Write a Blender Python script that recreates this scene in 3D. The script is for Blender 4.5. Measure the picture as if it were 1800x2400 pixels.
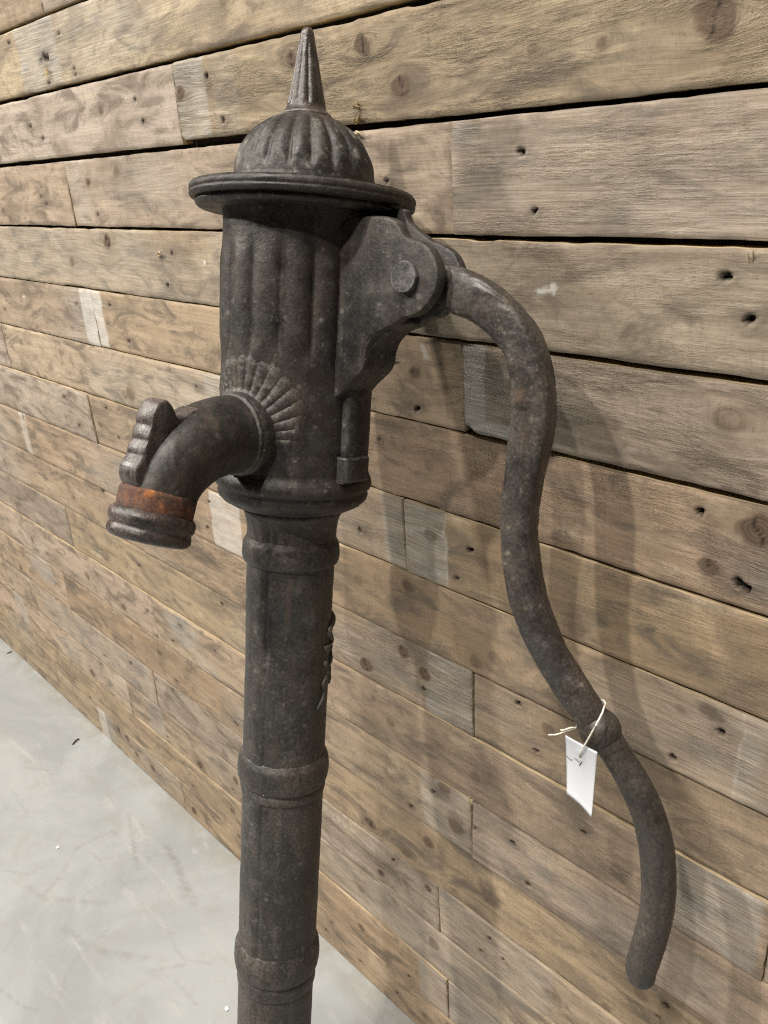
import bpy, math, random
import numpy as np
from mathutils import Matrix, Vector

# ------------------------------------------------------------------ camera, light, exposure
scene = bpy.context.scene
for o in list(bpy.data.objects):
    bpy.data.objects.remove(o, do_unlink=True)
COL = scene.collection

F_PX, CX, CY = 1939.33, 900.0, 1200.0            # photograph is 1800 x 2400
CAM = np.array([0.0, -0.69, 1.4501])
FWD = np.array([-0.68012804, 0.62106401, -0.38949371])
RGT = np.array([0.69092903, 0.72064031, -0.05739872])
UPV = np.array([-0.24503659, 0.30815099, 0.91923884])

cam_data = bpy.data.cameras.new('camera')
cam_data.sensor_fit = 'VERTICAL'
cam_data.sensor_height = 36.0
cam_data.lens = 36.0 * F_PX / 2400.0
cam_data.clip_start = 0.02
cam_data.clip_end = 200.0
cam = bpy.data.objects.new('camera', cam_data)
COL.objects.link(cam)
cam.matrix_world = Matrix(((RGT[0], UPV[0], -FWD[0], CAM[0]), (RGT[1], UPV[1], -FWD[1], CAM[1]),
                           (RGT[2], UPV[2], -FWD[2], CAM[2]), (0, 0, 0, 1)))
scene.camera = cam

world = bpy.data.worlds.new('World')
scene.world = world
world.use_nodes = True
bg = world.node_tree.nodes['Background']
bg.inputs['Color'].default_value = (0.92, 0.95, 1.0, 1)
bg.inputs['Strength'].default_value = 0.015


def lamp(name, loc, target, watts, size, color=(1.0, 0.94, 0.845)):
    d = bpy.data.lights.new(name, 'AREA')
    d.shape = 'DISK'
    d.size = size
    d.energy = watts
    d.color = color
    o = bpy.data.objects.new(name, d)
    COL.objects.link(o)
    o.location = loc
    o.rotation_euler = (Vector(target) - Vector(loc)).to_track_quat('-Z', 'Y').to_euler()
    return o


# ceiling lamps of the hall the pump stands in
lamp('ceiling_lamp', (0.55, -4.0, 7.0), (-0.5, 0, 0.9), 250, 0.18)
lamp('ceiling_lamp', (-1.70, -4.2, 6.6), (-0.5, 0, 0.9), 340, 0.22)
lamp('ceiling_lamp', (-0.10, -1.75, 7.0), (-0.5, 0, 0.9), 215, 0.22)
lamp('ceiling_lamp', (-6.2, -3.8, 5.0), (-1.2, 0, 0.6), 500, 0.4)
# white roof panels glowing softly overhead
lamp('roof_light_panel', (-1.2, -2.4, 7.4), (-1.2, -2.4, 0.0), 110, 5.0)

scene.view_settings.view_transform = 'Standard'
scene.view_settings.look = 'None'
scene.view_settings.exposure = -0.05
scene.view_settings.gamma = 1.0
scene.view_settings.use_curve_mapping = False
scene.render.resolution_x = 768
scene.render.resolution_y = 1024
scene.render.engine = 'CYCLES'
scene.cycles.diffuse_bounces = 2
scene.cycles.use_denoising = False
scene.cycles.filter_width = 1.2


# ------------------------------------------------------------------ helpers
def ray(x, y):
    return FWD + (x - CX) / F_PX * RGT - (y - CY) / F_PX * UPV


def wall_pt(x, y, Y=0.0):
    d = ray(x, y)
    t = (Y - CAM[1]) / d[1]
    p = CAM + t * d
    return p[0], p[2]


def floor_pt(x, y):
    d = ray(x, y)
    p = CAM - CAM[2] / d[2] * d
    return p[0], p[1]


def vnoise(x, y, seed=0):
    x = np.asarray(x, float)
    y = np.asarray(y, float)
    xi = np.floor(x).astype(np.int64)
    yi = np.floor(y).astype(np.int64)
    fx = x - xi
    fy = y - yi
    fx = fx * fx * (3 - 2 * fx)
    fy = fy * fy * (3 - 2 * fy)

    def hsh(a, b):
        n = (a * 374761393 + b * 668265263 + seed * 974711) & 0x7fffffff
        n = ((n ^ (n >> 13)) * 1274126177) & 0x7fffffff
        return ((n ^ (n >> 16)) & 0xffff) / 32767.5 - 1.0
    v00, v10, v01, v11 = hsh(xi, yi), hsh(xi + 1, yi), hsh(xi, yi + 1), hsh(xi + 1, yi + 1)
    return (v00 * (1 - fx) + v10 * fx) * (1 - fy) + (v01 * (1 - fx) + v11 * fx) * fy


def fbm(x, y, seed=0, octv=4):
    s, a, t = 0, 1.0, 0
    for i in range(octv):
        s = s + a * vnoise(x * 2 ** i, y * 2 ** i, seed + i * 17)
        t += a
        a *= 0.5
    return s / t


def smooth(e0, e1, x):
    t = np.clip((x - e0) / (e1 - e0), 0, 1)
    return t * t * (3 - 2 * t)


def link(o, parent=None):
    COL.objects.link(o)
    if parent is not None:
        o.parent = parent
    return o


def mesh_np(name, verts, quads, mats, parent=None, attrs=None, matidx=None, smooth_shade=True, tris=None):
    verts = np.asarray(verts, np.float32)
    me = bpy.data.meshes.new(name)
    quads = np.asarray(quads, np.int32).reshape(-1, 4)
    nq = len(quads)
    nt = 0 if tris is None else len(tris)
    me.vertices.add(len(verts))
    me.vertices.foreach_set('co', verts.ravel())
    loops = quads.ravel()
    starts = np.arange(nq) * 4
    totals = np.full(nq, 4)
    if nt:
        tris = np.asarray(tris, np.int32)
        loops = np.concatenate([loops, tris.ravel()])
        starts = np.concatenate([starts, nq * 4 + np.arange(nt) * 3])
        totals = np.concatenate([totals, np.full(nt, 3)])
    me.loops.add(len(loops))
    me.loops.foreach_set('vertex_index', loops.astype(np.int32))
    me.polygons.add(nq + nt)
    me.polygons.foreach_set('loop_start', starts.astype(np.int32))
    me.polygons.foreach_set('loop_total', totals.astype(np.int32))
    me.polygons.foreach_set('use_smooth', np.full(nq + nt, smooth_shade))
    for m in (mats if isinstance(mats, (list, tuple)) else [mats]):
        me.materials.append(m)
    if matidx is not None:
        me.polygons.foreach_set('material_index', np.asarray(matidx, np.int32))
    me.update(calc_edges=True)
    if attrs:
        for k, v in attrs.items():
            at = me.attributes.new(k, 'FLOAT', 'POINT')
            at.data.foreach_set('value', np.asarray(v, np.float32).ravel())
    me.validate()
    return link(bpy.data.objects.new(name, me), parent)


def grid_quads(nu, nv, wrap_u=False, base=0):
    """vertices indexed i*nv + j"""
    iu = np.arange(nu if wrap_u else nu - 1)
    jv = np.arange(nv - 1)
    I, J = np.meshgrid(iu, jv, indexing='ij')
    I2 = (I + 1) % nu
    return np.stack([I * nv + J, I2 * nv + J, I2 * nv + J + 1, I * nv + J + 1], -1).reshape(-1, 4) + base


# ---- node helpers
class NT:
    def __init__(self, name):
        self.m = bpy.data.materials.new(name)
        self.m.use_nodes = True
        self.t = self.m.node_tree
        self.b = self.t.nodes['Principled BSDF']

    def n(self, typ, **kw):
        nd = self.t.nodes.new(typ)
        for k, v in kw.items():
            if k.startswith('i_'):
                key = k[2:].replace('_', ' ')
                self.set(nd.inputs[key], v)
            else:
                setattr(nd, k, v)
        return nd

    def set(self, sock, v):
        if hasattr(v, 'is_output') or isinstance(v, bpy.types.NodeSocket):
            self.t.links.new(v, sock)
        else:
            if isinstance(v, (tuple, list)) and sock.type == 'RGBA' and len(v) == 3:
                v = (*v, 1)
            sock.default_value = v

    def math(self, op, a, b=0.0, c=0.0, clamp=False):
        nd = self.t.nodes.new('ShaderNodeMath')
        nd.operation = op
        nd.use_clamp = clamp
        for s, v in zip(nd.inputs, (a, b, c)):
            self.set(s, v)
        return nd.outputs[0]

    def mix(self, f, a, b, mode='MIX'):
        nd = self.t.nodes.new('ShaderNodeMix')
        nd.data_type = 'RGBA'
        nd.blend_type = mode
        nd.clamp_factor = True
        self.set(nd.inputs[0], f)
        self.set(nd.inputs[6], a)
        self.set(nd.inputs[7], b)
        return nd.outputs[2]

    def noise(self, vec, scale, detail=4, rough=0.55, dist=0.0):
        nd = self.n('ShaderNodeTexNoise')
        nd.inputs['Scale'].default_value = scale
        nd.inputs['Detail'].default_value = detail
        nd.inputs['Roughness'].default_value = rough
        nd.inputs['Distortion'].default_value = dist
        if vec is not None:
            self.t.links.new(vec, nd.inputs['Vector'])
        return nd.outputs['Fac']

    def voro(self, vec, scale, feature='F1', rnd=1.0):
        nd = self.n('ShaderNodeTexVoronoi', feature=feature)
        nd.inputs['Scale'].default_value = scale
        nd.inputs['Randomness'].default_value = rnd
        self.t.links.new(vec, nd.inputs['Vector'])
        return nd

    def ramp(self, f, lo, hi, a=0.0, b=1.0):
        nd = self.n('ShaderNodeMapRange')
        nd.interpolation_type = 'SMOOTHSTEP'
        self.set(nd.inputs['Value'], f)
        nd.inputs['From Min'].default_value = lo
        nd.inputs['From Max'].default_value = hi
        nd.inputs['To Min'].default_value = a
        nd.inputs['To Max'].default_value = b
        return nd.outputs['Result']

    def attr(self, name, typ='GEOMETRY', out='Fac'):
        nd = self.n('ShaderNodeAttribute')
        nd.attribute_name = name
        nd.attribute_type = typ
        return nd.outputs[out]

    def comb(self, x, y, z=0.0):
        nd = self.n('ShaderNodeCombineXYZ')
        for s, v in zip(nd.inputs, (x, y, z)):
            self.set(s, v)
        return nd.outputs[0]

    def bump(self, hgt, strength, dist, normal=None):
        nd = self.n('ShaderNodeBump')
        nd.inputs['Strength'].default_value = strength
        nd.inputs['Distance'].default_value = dist
        self.t.links.new(hgt, nd.inputs['Height'])
        if normal is not None:
            self.t.links.new(normal, nd.inputs['Normal'])
        return nd.outputs['Normal']

    def out(self, color=None, rough=None, normal=None, spec=None, metallic=None):
        for k, v in (('Base Color', color), ('Roughness', rough), ('Normal', normal),
                     ('Specular IOR Level', spec), ('Metallic', metallic)):
            if v is not None:
                self.set(self.b.inputs[k], v)
        return self.m


# ------------------------------------------------------------------ materials
def wood_material():
    k = NT('weathered_plank')
    gu, gv = k.attr('gu'), k.attr('gv')
    seed = k.attr('seed', 'OBJECT')
    rgh0 = k.attr('torn', 'OBJECT')
    knot, hole, grey, dark, pale, ringr = (k.attr(a) for a in ('knot', 'hole', 'grey', 'dark', 'pale', 'kr'))
    patch = k.noise(k.comb(k.math('MULTIPLY', gu, 8), k.math('MULTIPLY', gv, 24), k.math('ADD', seed, 2.0)), 1.0, 3, 0.5)
    rgh = k.math('MULTIPLY', rgh0, k.ramp(patch, 0.40, 0.60))
    tint = k.n('ShaderNodeObjectInfo').outputs['Color']
    v_ring = k.comb(k.math('MULTIPLY', gu, 3.0), k.math('MULTIPLY', gv, 60), seed)
    rings = k.noise(v_ring, 1.0, 3, 0.6, 0.1)
    v_fine = k.comb(k.math('MULTIPLY', gu, 11), k.math('MULTIPLY', gv, 560), seed)
    fine = k.noise(v_fine, 1.0, 4, 0.7, 0.0)
    v_blot = k.comb(k.math('MULTIPLY', gu, 7), k.math('MULTIPLY', gv, 16), seed)
    blot = k.noise(v_blot, 1.0, 5, 0.6, 0.6)
    v_saw = k.comb(k.math('ADD', k.math('MULTIPLY', gu, 210), k.math('MULTIPLY', gv, 30)),
                   k.math('MULTIPLY', gv, 14), seed)
    saw = k.noise(v_saw, 1.0, 3, 0.6)
    v_tear = k.comb(k.math('MULTIPLY', gu, 55), k.math('MULTIPLY', gv, 330), seed)
    tear = k.noise(v_tear, 1.0, 5, 0.75, 0.15)
    v_mid = k.comb(k.math('MULTIPLY', gu, 26), k.math('MULTIPLY', gv, 30), k.math('ADD', seed, 5.0))
    mid = k.noise(v_mid, 1.0, 4, 0.6)

    c = k.mix(k.ramp(rings, 0.33, 0.68), (0.84, 0.83, 0.81), (1.05, 1.05, 1.05))
    c = k.mix(1.0, tint, c, 'MULTIPLY')
    c = k.mix(k.ramp(fine, 0.36, 0.58, 0.30, 0.0), c, (0.17, 0.115, 0.07))
    c = k.mix(k.ramp(blot, 0.46, 0.72, 0.0, 0.72), c, (0.185, 0.145, 0.11))
    c = k.mix(k.ramp(blot, 0.28, 0.42, 0.5, 0.0), c, (0.52, 0.435, 0.31))
    c = k.mix(k.ramp(mid, 0.54, 0.74, 0.0, 0.55), c, (0.14, 0.11, 0.085))
    c = k.mix(k.ramp(saw, 0.50, 0.72, 0.0, 0.22), c, (0.16, 0.125, 0.09))
    cloud = k.noise(k.comb(k.math('MULTIPLY', gu, 9), k.math('MULTIPLY', gv, 26), k.math('ADD', seed, 9.0)), 1.0, 6, 0.66, 0.8)
    c = k.mix(k.ramp(cloud, 0.46, 0.66, 0.0, 0.82), c, (0.135, 0.11, 0.086))
    grit = k.noise(k.comb(k.math('MULTIPLY', gu, 190), k.math('MULTIPLY', gv, 320), seed), 1.0, 3, 0.7)
    c = k.mix(k.ramp(grit, 0.54, 0.70, 0.0, 0.45), c, (0.10, 0.08, 0.06))
    c = k.mix(k.ramp(grit, 0.28, 0.40, 0.25, 0.0), c, (0.55, 0.48, 0.37))
    # weathering to grey
    gcol = k.mix(k.ramp(fine, 0.36, 0.64), (0.19, 0.18, 0.165), (0.50, 0.485, 0.45))
    gm = k.math('MULTIPLY', grey, k.ramp(mid, 0.25, 0.65, 1.0, 0.6))
    c = k.mix(gm, c, gcol)
    # torn fibres: pale crests, dark troughs
    tm = k.math('MULTIPLY', rgh, k.ramp(tear, 0.56, 0.72))
    c = k.mix(k.math('MULTIPLY', tm, 0.50), c, (0.52, 0.445, 0.335))
    tm2 = k.math('MULTIPLY', rgh, k.ramp(tear, 0.32, 0.46, 1.0, 0.0))
    c = k.mix(k.math('MULTIPLY', tm2, 0.6), c, (0.10, 0.075, 0.05))
    # stains, paint, knots, nail holes
    c = k.mix(k.math('MULTIPLY', dark, k.ramp(mid, 0.2, 0.6, 0.55, 1.0)), c, (0.085, 0.068, 0.055))
    c = k.mix(k.math('MULTIPLY', pale, k.ramp(fine, 0.3, 0.55, 0.55, 1.0)), c, (0.60, 0.59, 0.56))
    kring = k.noise(k.comb(k.math('MULTIPLY', ringr, 9.0), k.math('MULTIPLY', gu, 6), seed), 1.0, 3, 0.6)
    kcol = k.mix(k.ramp(kring, 0.30, 0.70), (0.070, 0.048, 0.034), (0.135, 0.095, 0.066))
    c = k.mix(k.math('MULTIPLY', knot, 0.92), c, kcol)
    c = k.mix(hole, c, (0.012, 0.009, 0.007))
    hgt = k.math('ADD', k.math('MULTIPLY', fine, 0.22), k.math('MULTIPLY', saw, 0.28))
    hgt = k.math('ADD', hgt, k.math('MULTIPLY', k.math('MULTIPLY', tear, rgh), 2.6))
    hgt = k.math('ADD', hgt, k.math('MULTIPLY', rings, 0.12))
    return k.out(c, k.ramp(fine, 0.3, 0.7, 0.86, 0.66), k.bump(hgt, 0.9, 0.0016), 0.2)


def edge_material():
    k = NT('fresh_sawn_edge')
    co = k.n('ShaderNodeTexCoord').outputs['Object']
    mp = k.n('ShaderNodeMapping')
    mp.inputs['Scale'].default_value = (12, 80, 80)
    k.t.links.new(co, mp.inputs['Vector'])
    a = k.noise(mp.outputs[0], 1.0, 4, 0.6)
    c = k.mix(k.ramp(a, 0.3, 0.7), (0.24, 0.18, 0.11), (0.50, 0.40, 0.26))
    return k.out(c, 0.8, k.bump(a, 0.4, 0.001), 0.2)


def plain(name, col, rough=0.7, nscale=60, amt=0.25, bump=0.3, spec=0.4):
    k = NT(name)
    co = k.n('ShaderNodeTexCoord').outputs['Object']
    a = k.noise(co, nscale, 5, 0.6)
    lo = tuple(x * (1 - amt) for x in col)
    hi = tuple(min(1, x * (1 + amt)) for x in col)
    return k.out(k.mix(k.ramp(a, 0.3, 0.7), lo, hi), rough, k.bump(a, bump, 0.0008), spec)


def iron_material(name, dark=(0.013, 0.012, 0.011), brown=(0.034, 0.0245, 0.020), grey=(0.105, 0.097, 0.086),
                  rust=(0.17, 0.070, 0.028), speck=(0.34, 0.33, 0.30), rust_amt=0.12, speck_amt=0.5,
                  grey_amt=0.40, lump=0.2, rough=(0.42, 0.68), grain=0.9):
    k = NT(name)
    co = k.n('ShaderNodeTexCoord').outputs['Object']
    big = k.noise(co, 11, 6, 0.62, 0.3)
    med = k.noise(co, 46, 6, 0.65, 0.2)
    fin = k.noise(co, 330, 4, 0.65)
    spk = k.noise(co, 120, 3, 0.6)
    c = k.mix(k.ramp(big, 0.42, 0.60), dark, brown)
    huge = k.noise(co, 5.5, 4, 0.6, 0.6)
    c = k.mix(k.ramp(huge, 0.52, 0.68, 0.0, 0.55), c, tuple(x * 0.45 for x in dark))
    c = k.mix(k.ramp(huge, 0.30, 0.44, 0.45, 0.0), c, tuple(x * 1.35 for x in brown))
    c = k.mix(k.ramp(med, 0.50, 0.70, 0.0, grey_amt), c, grey)
    c = k.mix(k.ramp(med, 0.30, 0.46, 0.70, 0.0), c, (0.010, 0.010, 0.010))
    c = k.mix(k.ramp(fin, 0.35, 0.60, 0.55, 0.0), c, (0.010, 0.009, 0.009))
    c = k.mix(k.ramp(fin, 0.54, 0.72, 0.0, 0.30), c, grey)
    hue = k.noise(co, 17, 3, 0.5)
    c = k.mix(k.ramp(hue, 0.52, 0.68, 0, 0.22), c, (0.060, 0.060, 0.054))
    rn = k.noise(co, 23, 5, 0.6, 0.4)
    c = k.mix(k.ramp(rn, 0.60, 0.74, 0.0, rust_amt), c, rust)
    mp = k.n('ShaderNodeMapping')
    mp.inputs['Scale'].default_value = (1, 1, 0.10)
    k.t.links.new(co, mp.inputs['Vector'])
    run = k.noise(mp.outputs[0], 75, 4, 0.6, 0.3)
    c = k.mix(k.ramp(run, 0.56, 0.72, 0.0, 0.30), c, tuple(min(1, x * 1.5) * m for x, m in zip(brown, (1.15, 0.95, 0.8))))
    c = k.mix(k.ramp(run, 0.32, 0.44, 0.40, 0.0), c, tuple(x * 0.5 for x in dark))
    pt = k.n('ShaderNodeNewGeometry').outputs['Pointiness']
    c = k.mix(k.math('MULTIPLY', k.ramp(pt, 0.515, 0.58, 0.0, 0.55), k.ramp(spk, 0.35, 0.6)), c, tuple(min(1, x * 1.25) for x in grey))
    # lichen-like pale flecks in two sizes
    v1 = k.voro(co, 85)
    f1 = k.math('MULTIPLY', k.ramp(v1.outputs['Distance'], 0.16, 0.30, 1.0, 0.0), k.ramp(med, 0.44, 0.56))
    f1 = k.math('MULTIPLY', f1, k.ramp(k.n('ShaderNodeSeparateColor', i_Color=v1.outputs['Color']).outputs[0], 0.62, 0.74))
    v2 = k.voro(co, 270)
    f2 = k.math('MULTIPLY', k.ramp(v2.outputs['Distance'], 0.22, 0.40, 1.0, 0.0), k.ramp(spk, 0.54, 0.66))
    f2 = k.math('MULTIPLY', f2, k.ramp(k.n('ShaderNodeSeparateColor', i_Color=v2.outputs['Color']).outputs[1], 0.55, 0.7))
    c = k.mix(k.math('MULTIPLY', f1, speck_amt * 0.42), c, speck)
    c = k.mix(k.math('MULTIPLY', f2, speck_amt * 0.45), c, speck)
    h = k.math('ADD', k.math('MULTIPLY', fin, grain), k.math('MULTIPLY', med, lump * 2.2))
    h = k.math('ADD', h, k.math('MULTIPLY', spk, 0.6))
    return k.out(c, k.ramp(med, 0.3, 0.7, rough[0], rough[1]), k.bump(h, 0.5, 0.0011), 0.5)


WOOD = wood_material()
EDGE = edge_material()
BACK = plain('dark_backing', (0.028, 0.023, 0.018), 0.9)
SPLINT = plain('raw_splinter_wood', (0.50, 0.40, 0.24), 0.75, 200, 0.3)
IRON = iron_material('cast_iron')  # darker than the pipe iron: shade below the flange is painted into the colour
IRON_PIPE = iron_material('cast_iron_pipe', dark=(0.036, 0.034, 0.031), brown=(0.076, 0.061, 0.052), grey=(0.16, 0.153, 0.14), speck_amt=0.45,
                          rust_amt=0.10, lump=0.15)  # lighter copy for the pipe: its stronger light is painted into the colour
IRON_DOME = iron_material('cast_iron_lichened', grey=(0.20, 0.195, 0.175), grey_amt=0.75, speck=(0.42, 0.42, 0.37),
                          speck_amt=0.65)
IRON_SHELL = iron_material('cast_iron_worn', dark=(0.028, 0.026, 0.023), brown=(0.062, 0.051, 0.043),
                           grey=(0.16, 0.152, 0.132), grey_amt=0.7, speck=(0.42, 0.40, 0.34), speck_amt=0.7)
IRON_SPOUT = iron_material('cast_iron_spout', dark=(0.020, 0.017, 0.015), brown=(0.048, 0.034, 0.026),
                           grey=(0.10, 0.092, 0.082), grey_amt=0.35, speck_amt=0.25, lump=0.15, rust_amt=0.2,
                           rough=(0.42, 0.62), grain=0.3)
IRON_FIN = iron_material('cast_iron_polished_wear', dark=(0.040, 0.032, 0.030), brown=(0.085, 0.056, 0.048),
                         grey=(0.19, 0.165, 0.155), rust_amt=0.25, speck_amt=0.1, rough=(0.30, 0.50), lump=0.3)
IRON_HANDLE = iron_material('iron_handle', dark=(0.040, 0.034, 0.031), brown=(0.075, 0.060, 0.051),
                            grey=(0.15, 0.142, 0.130), rust_amt=0.3, rust=(0.22, 0.13, 0.06),
                            speck=(0.36, 0.30, 0.21), speck_amt=0.6, lump=0.15, rough=(0.32, 0.52), grain=0.5)
IRON_GRIP = iron_material('iron_grip', dark=(0.046, 0.039, 0.033), brown=(0.064, 0.052, 0.043),
                          grey=(0.12, 0.105, 0.09), rust_amt=0.05, speck=(0.33, 0.28, 0.2), speck_amt=0.2, lump=0.15,
                          rough=(0.40, 0.58), grain=0.35, grey_amt=0.3)
IRON_BOLT = iron_material('worn_bolt_head', dark=(0.06, 0.058, 0.056), brown=(0.10, 0.09, 0.085), grey=(0.24, 0.24, 0.24), grey_amt=0.7,
                          speck_amt=0.6, rough=(0.35, 0.5), lump=0.3)
IRON_RUST = iron_material('orange_rust', dark=(0.045, 0.032, 0.026), brown=(0.17, 0.058, 0.024), grey=(0.13, 0.11, 0.09), grey_amt=0.3,
                          rust=(0.68, 0.24, 0.045), rust_amt=1.0, speck_amt=0.0, rough=(0.7, 0.85))


# ------------------------------------------------------------------ floor
def scuff_field(X, Y):
    f = np.zeros_like(X)

    def line(pts, w, a):
        nonlocal f
        P = [np.array(floor_pt(*p)) for p in pts]
        for p, q_ in zip(P[:-1], P[1:]):
            d = q_ - p
            L2 = max(d @ d, 1e-9)
            t = np.clip(((X - p[0]) * d[0] + (Y - p[1]) * d[1]) / L2, 0, 1)
            dist = np.hypot(X - p[0] - t * d[0], Y - p[1] - t * d[1])
            f = np.maximum(f, a * smooth(w, w * 0.25, dist))
    for pts, w, a in [
        ([(303, 1910), (310, 1965), (322, 2035)], .007, .6), ([(333, 1930), (350, 2020)], .005, .4),
        ([(390, 1985), (412, 2020), (432, 2070), (455, 2118)], .012, .75),
        ([(180, 1988), (265, 1946), (285, 1965)], .006, .55), ([(178, 1990), (140, 2055), (110, 2090)], .006, .5),
        ([(262, 1955), (266, 2000)], .004, .3), ([(60, 2075), (100, 2105), (180, 2110), (240, 2118)], .010, .4),
        ([(150, 2175), (190, 2205), (250, 2235), (340, 2245)], .012, .45), ([(30, 1850), (65, 1910)], .006, .3),
        ([(390, 2170), (415, 2230), (430, 2250), (490, 2258)], .005, .4), ([(410, 2300), (460, 2355)], .005, .4),
        ([(350, 2275), (430, 2262)], .008, .35), ([(210, 1995), (245, 2025)], .005, .3),
        ([(290, 2070), (345, 2060)], .006, .3), ([(430, 2070), (440, 2100)], .02, .35), ([(10, 2230), (45, 2180)], .006, .25)]:
        line(pts, w, a)
    f *= 0.10 + 0.40 * np.clip(vnoise(X * 140, Y * 140, 5) * 0.8 + 0.5, 0, 1)
    rng = random.Random(4)
    for _ in range(70):
        x, y = rng.uniform(-3.0, -0.5), rng.uniform(-1.5, -0.05)
        an = rng.gauss(0.6, 0.7)
        L = rng.uniform(0.006, 0.09)
        w = rng.uniform(0.0025, 0.005)
        a = rng.uniform(0.06, 0.22)
        dx, dy = math.cos(an), math.sin(an)
        t = (X - x) * dx + (Y - y) * dy
        d = np.abs(-(X - x) * dy + (Y - y) * dx + 0.006 * np.sin(t * 40))
        f = np.maximum(f, a * smooth(w, w * .3, d) * smooth(L, L * .6, np.abs(t)))
    return f


def build_floor():
    xs = np.concatenate([np.linspace(-14, -3.4, 10), np.arange(-3.3, -0.4, 0.006), np.linspace(-0.3, 8, 12)])
    ys = np.concatenate([np.linspace(-12, -1.8, 10), np.arange(-1.7, 0.03, 0.006)])
    X, Y = np.meshgrid(xs, ys, indexing='ij')
    sc = scuff_field(X, Y)
    edge_fade = smooth(0.06, 0.0, -Y)  # floor turns browner and darker in patches towards the wall
    Zs = 0.0 * X
    V = np.stack([X, Y, Zs], -1).reshape(-1, 3)
    k = NT('polished_concrete')
    co = k.n('ShaderNodeTexCoord').outputs['Object']
    big = k.noise(co, 2.2, 6, 0.62, 0.8)
    med = k.noise(co, 13, 7, 0.68, 0.6)
    mp = k.n('ShaderNodeMapping')
    mp.inputs['Rotation'].default_value = (0, 0, 0.55)
    mp.inputs['Scale'].default_value = (5, 22, 1)
    k.t.links.new(co, mp.inputs['Vector'])
    sweep = k.noise(mp.outputs[0], 1.0, 5, 0.65, 0.5)
    fin = k.noise(co, 170, 3, 0.6)
    c = k.mix(k.ramp(big, 0.35, 0.65), (0.262, 0.275, 0.278), (0.335, 0.350, 0.352))
    c = k.mix(k.ramp(med, 0.48, 0.72, 0, 0.5), c, (0.25, 0.25, 0.24))
    c = k.mix(k.ramp(sweep, 0.55, 0.72, 0, 0.5), c, (0.40, 0.405, 0.40))
    c = k.mix(k.ramp(fin, 0.66, 0.76, 0, 0.35), c, (0.20, 0.19, 0.17))
    c = k.mix(k.attr('scuff'), c, (0.11, 0.10, 0.088))
    c = k.mix(k.math('MULTIPLY', k.attr('wall_edge_tone'), k.ramp(med, 0.35, 0.6)), c, (0.22, 0.195, 0.16))
    k.out(c, k.ramp(med, 0.3, 0.7, 0.36, 0.58), k.bump(k.math('ADD', med, k.math('MULTIPLY', fin, 0.2)), 0.12, 0.003), 0.35)
    o = mesh_np('floor', V, grid_quads(len(xs), len(ys)), k.m, attrs={'scuff': sc, 'wall_edge_tone': edge_fade * 0.5})
    o['kind'] = 'structure'
    return o


build_floor()

# ------------------------------------------------------------------ plank wall
wall = link(bpy.data.objects.new('plank_wall', None))
wall.location = (-1.0, 0.0, 0.0)
wall['label'] = 'wall clad in rows of reclaimed weathered brown timber planks behind the pump'
wall['category'] = 'wall'

ZL = [1.915, 1.809, 1.702, 1.595, 1.486, 1.372, 1.262, 1.154, 1.0465, 0.939, 0.832, 0.7245, 0.6145, 0.506, 0.395,
      0.292, 0.1935, 0.0955, -0.001]
# gap in metres at the left end and at the right end of each joint line
GAPS = [(.004, .004), (.004, .004), (.006, .006), (.0065, .0095), (.0072, .0045), (.0042, .0060), (.0025, .0060),
        (.0025, .0032), (.0024, .0036), (.002, .0035), (.002, .0032), (.0018, .0028), (.0016, .0026), (.0014, .0018),
        (.0012, .0014), (.0012, .0012), (.0014, .0016), (.0014, .0016), (.0, .0)]
XL, XR = -4.4, 1.1


def jx(x, y):
    return wall_pt(x, y)[0]


JOINTS = {0: [-2.7, -0.9], 1: [-3.2, -1.5, 0.2], 2: [-2.9, 0.1],
          3: [-2.6, jx(414, 240), 0.35],
          4: [-3.1, jx(162, 455), jx(1059, 416), 0.5],
          5: [-2.7, jx(640, 640), 0.25],
          6: [-3.3, jx(223, 750), jx(1084, 910), 0.4],
          7: [-3.0, jx(8, 790), jx(720, 1000), 0.3],
          8: [-2.6, jx(218, 985), jx(950, 1262), 0.2],
          9: [-3.4, jx(70, 1040), jx(690, 1300), 0.45],
          10: [-2.9, jx(337, 1290), jx(1108, 1648), 0.15],
          11: [-3.1, -1.9, jx(660, 1530), jx(1792, 2260)],
          12: [-2.75, jx(362, 1446), jx(1107, 1942), 0.3],
          13: [-3.3, jx(155, 1378), jx(640, 1760), 0.1],
          14: [-2.5, jx(364, 1611), jx(1028, 2130), 0.4],
          15: [-3.1, -1.75, -0.35],
          16: [-2.4, -1.25, jx(1050, 2345), 0.2],
          17: [-2.9, -1.55, -0.5]}

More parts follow.
